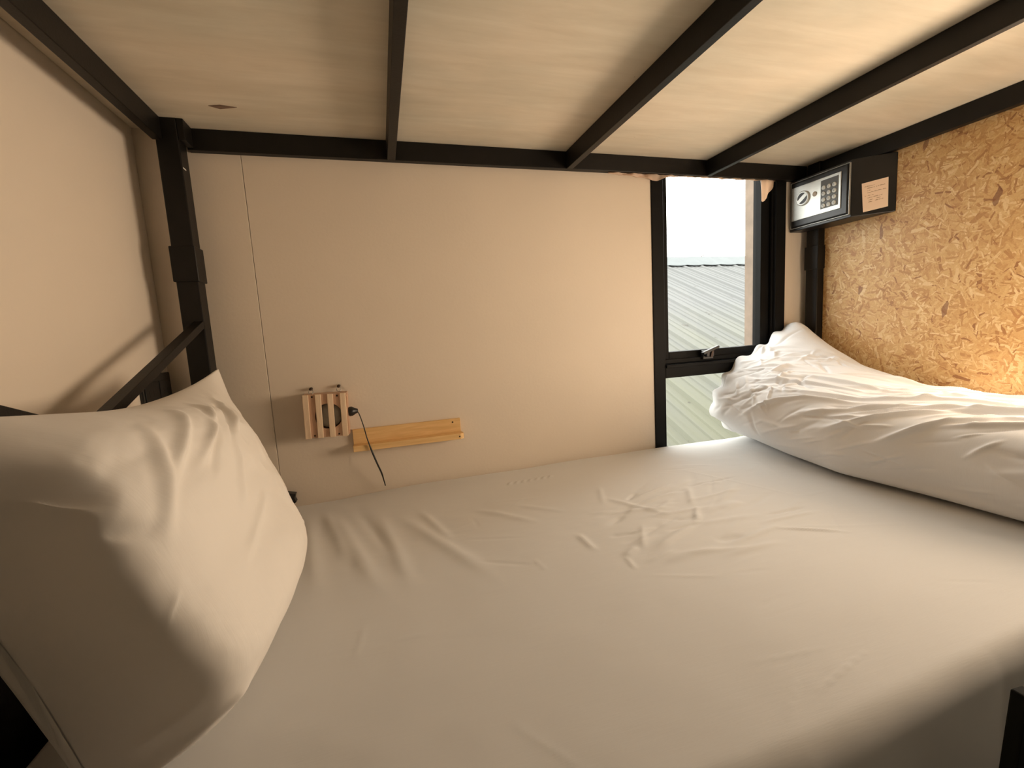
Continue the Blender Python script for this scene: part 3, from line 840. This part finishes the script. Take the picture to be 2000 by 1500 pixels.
link('key_digits', dme, kp)

# paper note on the angled side of the safe: plane through (SX+.004,-.238) and (2.2618,-.318)
note = empty('paper_note', (2.22, -0.28, 1.33))
tag(note, 'small peach paper note with lines of text stuck on the safe side', 'note')
pa = Vector((SX + 0.004, -0.238, 0)); pb = Vector((2.2618, -0.318, 0))
ed = (pb - pa).normalized(); en = Vector((ed.y, -ed.x, 0)).normalized()
if en.dot(Vector((-1, -1, 0))) < 0: en = -en
def on_plane(s, z, off): return pa + ed * s + Vector((0, 0, z)) + en * off
def note_quad(q, off, th, mat, name, parent):
    bm = bmesh.new()
    a = [bm.verts.new(on_plane(s, z, off)) for s, z in q]; b = [bm.verts.new(on_plane(s, z, off + th)) for s, z in q]
    bm.faces.new(a); bm.faces.new(b)
    for i in range(4): bm.faces.new((a[i], a[(i + 1) % 4], b[(i + 1) % 4], b[i]))
    return finish(name, bm, mat, parent)
PN = Matrix.Translation((-2.22, 0.28, -1.33))
NQ = [(0.032, 1.2895), (0.0985, 1.2985), (0.0965, 1.392), (0.026, 1.383)]
sheet = note_quad(NQ, 0.0004, 0.0003, M_paper, 'sheet', note); sheet.matrix_parent_inverse = PN
def nuv(u, v):
    q = [Vector(p) for p in NQ]
    b = q[0].lerp(q[1], u); t = q[3].lerp(q[2], u)
    r = b.lerp(t, v); return (r.x, r.y)
lines = [(0.10, 0.47, 0.855), (0.20, 0.88, 0.785), (0.20, 0.30, 0.705), (0.20, 0.90, 0.635), (0.10, 0.43, 0.535), (0.20, 0.75, 0.455), (0.22, 0.37, 0.375), (0.52, 0.70, 0.385), (0.22, 0.37, 0.305), (0.49, 0.83, 0.315)]
bm = bmesh.new(); R4 = random.Random(3)
for u0, u1, v in lines:      # strokes the size of the illegible letters
    u = u0
    while u < u1:
        wd = R4.uniform(0.012, 0.022)
        if R4.random() < 0.14: u += 0.02; continue
        hh = R4.choice([0.018, 0.018, 0.03])
        q = [nuv(u, v - 0.009), nuv(u + wd, v - 0.009), nuv(u + wd, v - 0.009 + hh), nuv(u, v - 0.009 + hh)]
        vv = [bm.verts.new(on_plane(s, z, 0.00085)) for s, z in q]; bm.faces.new(vv)
        u += wd + 0.006
lt = finish('text_lines', bm, M_ink, note); lt.matrix_parent_inverse = PN
tag(lt, 'faded brown lines of small print')

# ------------------------------------------------------------------ curtain bunched behind the rail
def make_curtain():
    X = np.linspace(1.38, 2.085, 260)
    zb = 1.4665 - 0.016 * np.exp(-((X - 1.56) / 0.045) ** 2) - 0.006 * np.exp(-((X - 1.47) / 0.06) ** 2) + 0.0006 * np.sin(X * 71) + 0.0004 * np.sin(X * 163)
    tail = (X > 2.018) & (X < 2.076)
    tt = np.clip((X - 2.018) / 0.058, 0, 1)
    zt = np.where(tt < 0.3, 1.392, 1.392 + (tt - 0.3) / 0.7 * 0.055)
    zb = np.where(tail, zt + 0.002 * np.sin(X * 300), zb)
    nz = 24; P = []
    for x, b in zip(X, zb):
        row = []
        for k in range(nz):
            t = k / (nz - 1); z = 1.4695 + (b - 1.4695) * t
            y = -0.0125 - 0.003 * math.sin(x * 90 + t * 2) - 0.0015 * math.sin(x * 210)
            row.append((x, y, z))
        P.append(row)
    F = np.array(P); Bk = F.copy(); Bk[..., 1] += 0.0022
    return grid_mesh('curtain', np.concatenate([F, Bk[:, ::-1]], 1), M_curtain, None, wrap_v=True, caps=True)
cu = make_curtain()
tag(cu, 'rolled up pinkish curtain cloth peeking out below the rail over the window', 'curtain')

# ------------------------------------------------------------------ slatted wall lamp box, plug and cord
BX0, BX1, BZ0, BZ1, BY = 0.372, 0.490, 0.688, 0.812, -0.052
lampb = empty('wall_lamp', (0.43, 0, 0.69))
tag(lampb, 'small slatted pine lamp box hung on the beige wall by two hooks', 'lamp')
PL = Matrix.Translation((-0.43, 0, -0.69))
def lc(o): o.matrix_parent_inverse = PL; return o
rot = Matrix.Translation((0.43, 0, 0.75)) @ Matrix.Rotation(math.radians(1.5), 4, 'Y') @ Matrix.Translation((-0.43, 0, -0.75))
def lr(o): o.data.transform(rot); return lc(o)
th = 0.009
lr(boxes('box_body', [(BX0, BX1, BY + 0.010, -0.001, BZ0, BZ0 + th), (BX0, BX1, BY + 0.010, -0.001, BZ1 - th, BZ1),
                   (BX0, BX0 + th, BY + 0.010, -0.001, BZ0 + th, BZ1 - th), (BX1 - th, BX1, BY + 0.010, -0.001, BZ0 + th, BZ1 - th),
                   (BX0 + th, BX1 - th, -0.008, -0.001, BZ0 + th, BZ1 - th)], M_boxwood, lampb, 0.0006))
# front board with a round hole
bm = bmesh.new(); n = 48; cx_, cz_, rr = 0.438, 0.748, 0.037
outer = []; inner = []
for k in range(n):
    a = 2 * math.pi * k / n; c, s_ = math.cos(a), math.sin(a)
    f = min((BX1 - cx_) / c if c > 1e-6 else ((BX0 - cx_) / c if c < -1e-6 else 9), (BZ1 - cz_) / s_ if s_ > 1e-6 else ((BZ0 - cz_) / s_ if s_ < -1e-6 else 9))
    for y in (BY + 0.003, BY + 0.010):
        outer.append(bm.verts.new((cx_ + c * f, y, cz_ + s_ * f))); inner.append(bm.verts.new((cx_ + c * rr, y, cz_ + s_ * rr)))
for k in range(n):
    k2 = (k + 1) % n
    bm.faces.new((outer[2 * k], outer[2 * k2], inner[2 * k2], inner[2 * k])); bm.faces.new((outer[2 * k + 1], outer[2 * k2 + 1], inner[2 * k2 + 1], inner[2 * k + 1]))
    bm.faces.new((outer[2 * k], outer[2 * k + 1], outer[2 * k2 + 1], outer[2 * k2])); bm.faces.new((inner[2 * k], inner[2 * k + 1], inner[2 * k2 + 1], inner[2 * k2]))
lr(finish('front_board', bm, M_boxwood, lampb))
lr(disc_profile('lamp_globe', (cx_, BY + 0.020, cz_), (0, -1, 0), [(0.0362, -0.012), (0.0362, 0.004), (0.033, 0.009), (0.022, 0.013), (0, 0.0145)], M_lampgrey, lampb, 48))
for x in (0.3725, 0.4055, 0.4375, 0.4715):
    lr(box('batten', x, x + 0.0155, BY - 0.004, BY + 0.0029, BZ0 - 0.001, BZ1 + 0.001, M_batten, lampb, 0.0012))
for x, z in ((0.397, 0.806), (0.4635, 0.8055), (0.397, 0.694), (0.462, 0.694)):
    lr(disc_profile('screw', (x, BY + 0.003, z), (0, -1, 0), [(0.0026, 0), (0.0024, 0.001), (0, 0.0014)], M_screw, lampb, 14))
for x in (0.3925, 0.4685):
    z = 0.822 if x < 0.43 else 0.824
    h = lc(disc_profile('hook', (x, -0.001, z + 0.004), (0, -1, 0), [(0.0045, 0), (0.0045, 0.004), (0.003, 0.007), (0.0045, 0.012), (0.0035, 0.015), (0, 0.016)], M_screw, lampb, 16))
    pts = [(x + 0.006 * math.cos(a), -0.010 - 0.010 * (1 - math.sin(a)) * 0.5, z - 0.004 + 0.007 * math.sin(a)) for a in np.linspace(0, 2 * math.pi, 9)]
    tube('hanging_eye', pts, 0.0011, M_chrome, h, 8)
# switch cord
cord = empty('power_cord', (0.50, -0.03, 0.745))
tag(cord, 'black power cord with moulded plug running from lamp box down to the mattress', 'cord')
PC = Matrix.Translation((-0.50, 0.03, -0.745))
def cc(o): o.matrix_parent_inverse = PC; return o
cc(disc_profile('plug', (0.4905, -0.030, 0.752), (1, 0, 0.02), [(0.0125, 0.0006), (0.014, 0.003), (0.014, 0.010), (0.0115, 0.015), (0.0095, 0.017), (0.006, 0.026), (0, 0.027)], M_plastic, cord, 28))
cc(tube('cable', [(0.512, -0.030, 0.752), (0.5195, -0.033, 0.742), (0.529, -0.040, 0.705), (0.536, -0.046, 0.668), (0.5455, -0.048, 0.630), (0.557, -0.046, 0.590), (0.567, -0.038, 0.556), (0.572, -0.028, 0.526), (0.574, -0.016, 0.5085)],
     0.0017, M_plastic, cord, 8, radii=[.0018, .0015, .0016, .0016, .0028, .0027, .0026, .0018, .0016]))

# ------------------------------------------------------------------ pine ledge
ledge = empty('wall_ledge', (0.66, 0, 0.65))
tag(ledge, 'narrow golden pine ledge shelf screwed to the wall beside the lamp box', 'shelf')
PG = Matrix.Translation((-0.66, 0, -0.65))
def lg(o): o.matrix_parent_inverse = PG; return o
lg(box('back_board', 0.494, 0.822, -0.011, -0.0005, 0.630, 0.6925, M_pine, ledge, 0.0012))
bm = bmesh.new()
LP = [(0.494, -0.0112), (0.494, -0.042), (0.815, -0.042), (0.8265, -0.034), (0.8265, -0.0112)]
a = [bm.verts.new((x, y, 0.631)) for x, y in LP]; b = [bm.verts.new((x, y, 0.649)) for x, y in LP]
bm.faces.new(a); bm.faces.new(b)
for i in range(5): bm.faces.new((a[i], a[(i + 1) % 5], b[(i + 1) % 5], b[i]))
lg(finish('shelf_board', bm, M_pine, ledge, 0.0012))
lg(disc_profile('screw', (0.797, -0.011, 0.682), (0, -1, 0), [(0.0026, 0), (0.0024, 0.001), (0, 0.0012)], M_screw, ledge, 14))
lg(disc_profile('screw', (0.812, -0.0405, 0.640), (0, -1, 0), [(0.0026, 0.0), (0.0024, 0.002), (0, 0.0024)], M_screw, ledge, 14))

# ------------------------------------------------------------------ socket on the head wall
SKZ = 0.905
sock = empty('wall_socket', (XL, -0.145, 0.84))
tag(sock, 'square black double socket plate low on the head wall behind the pillow', 'socket')
PS = Matrix.Translation((-XL, 0.145, -0.84))
def sk(o): o.matrix_parent_inverse = PS; return o
sk(box('socket_plate', XL + 0.0003, XL + 0.009, -0.160, -0.012, 0.790, SKZ, M_plastic, sock, 0.003))
for y in (-0.123, -0.049):
    m_ = sk(box('socket_module', XL + 0.009, XL + 0.0108, y - 0.030, y + 0.030, 0.806, 0.886, M_plastic, sock, 0.0012))
    boxes('pin_slot', [(XL + 0.0108, XL + 0.0112, y - 0.013, y - 0.008, 0.85, 0.866), (XL + 0.0108, XL + 0.0112, y + 0.008, y + 0.013, 0.85, 0.866)], M_plastic, m_)

# black clip between mattress and wall
bm = bmesh.new()
pts = [(0.288, 0.536), (0.324, 0.526), (0.3195, 0.513), (0.3235, 0.502), (0.314, 0.497), (0.300, 0.4965), (0.286, 0.505)]
a = [bm.verts.new((x, -0.030, z)) for x, z in pts]; b = [bm.verts.new((x, -0.008, z)) for x, z in pts]
bm.faces.new(a); bm.faces.new(b)
for i in range(len(pts)): bm.faces.new((a[i], a[(i + 1) % len(pts)], b[(i + 1) % len(pts)], b[i]))
clip = finish('cable_clip', bm, M_plastic, None, 0.0015)
tag(clip, 'tiny black plastic plug tucked between mattress and wall beside the pillow', 'plug')

# ------------------------------------------------------------------ outside: corrugated roof next door
roof = empty('neighbour_roof', (4, 2, 1))
tag(roof, 'pale grey corrugated metal roof of the next building outside the window', 'roof')
PR = Matrix.Translation((-4, -2, -1))
YE, YRG = 0.55, 5.67
ZR = 2.04; SL = 0.413
def rz(y): return ZR - SL * (YRG - y)
prof = []
pitch = 0.360
for k in range(3):
    o = k * pitch
    prof += [(o, 0), (o + 0.075, 0), (o + 0.085, 0.009), (o + 0.105, 0.009), (o + 0.115, 0), (o + 0.165, 0), (o + 0.175, 0.009), (o + 0.195, 0.009), (o + 0.205, 0), (o + 0.262, 0), (o + 0.285, 0.026), (o + 0.315, 0.027), (o + 0.340, 0)]
prof.append((3 * pitch + 0.012, 0.001))
def sheet_mesh(y0, y1, zf):
    bm = bmesh.new(); A = []; B = []; A2 = []; B2 = []
    for x, h in prof:
        A.append(bm.verts.new((x, y0, zf(y0) + h))); B.append(bm.verts.new((x, y1, zf(y1) + h)))
        A2.append(bm.verts.new((x, y0, zf(y0) + h - 0.002))); B2.append(bm.verts.new((x, y1, zf(y1) + h - 0.002)))
    for i in range(len(prof) - 1):
        bm.faces.new((A[i], A[i + 1], B[i + 1], B[i])); bm.faces.new((A2[i], B2[i], B2[i + 1], A2[i + 1]))
        bm.faces.new((A[i], A2[i], A2[i + 1], A[i + 1])); bm.faces.new((B[i], B[i + 1], B2[i + 1], B2[i]))
    bmesh.ops.recalc_face_normals(bm, faces=bm.faces)
    me = bpy.data.meshes.new('roof_sheet'); bm.to_mesh(me); bm.free(); me.materials.append(M_roof)
    return me
sm = sheet_mesh(YE, YRG - 0.02, rz)
for k in range(16):
    o = link('roof_sheet', sm, roof); o.matrix_parent_inverse = PR
    o.location = (-0.6 + k * 3 * pitch, 0, 0.0006 * (k % 2))
# scalloped ridge cap
bm = bmesh.new(); T = []; L = []
M2 = 16 * 3 * 5
for i in range(M2 + 1):
    x = -0.6 + i * (16 * 3 * pitch) / M2
    ph = (i % 5) / 5
    sag = 0.03 * math.sin(math.pi * ph) + 0.01 * math.sin(x * 1.7)
    yl = YRG - 0.34 - sag * 0.5
    T.append([bm.verts.new((x, YRG, ZR + 0.09)), bm.verts.new((x, YRG - 0.05, ZR + 0.085)), bm.verts.new((x, yl, rz(yl) + 0.042 - 0.5 * sag * 0)),
              bm.verts.new((x, yl, rz(yl) + 0.037 - sag * 0.3))])
for p, q in zip(T, T[1:]):
    for k in range(3): bm.faces.new((p[k], p[k + 1], q[k + 1], q[k]))
    bm.faces.new((p[3], p[0], q[0], q[3]))
bm.faces.new(T[0]); bm.faces.new(T[-1])
rc = finish('ridge_cap', bm, plain('pale_ridge_metal', (0.080, 0.092, 0.096), 0.7, var=0.08), roof); rc.matrix_parent_inverse = PR
bk = box('back_slope', -0.6, -0.6 + 48 * pitch, YRG + 0.001, YRG + 0.02, -3.0, ZR + 0.03, M_roof, roof); bk.matrix_parent_inverse = PR
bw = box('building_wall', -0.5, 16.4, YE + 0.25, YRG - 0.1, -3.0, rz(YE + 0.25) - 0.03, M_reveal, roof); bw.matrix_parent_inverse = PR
scr = bar('ridge_bracket', (6.42, YRG - 0.03, ZR + 0.085), (6.50, YRG - 0.03, ZR + 0.13), 0.01, 0.012, (0, 0, 1), M_screw, roof); scr.matrix_parent_inverse = PR
tag(box('ground', -30, 30, 0.14, 60, -3.2, -3.0, M_ground), 'ground outside', kind='structure')
for p in bpy.data.objects:
    if p.type == 'MESH' and not p.data.materials:
        p.data.materials.append(M_black)
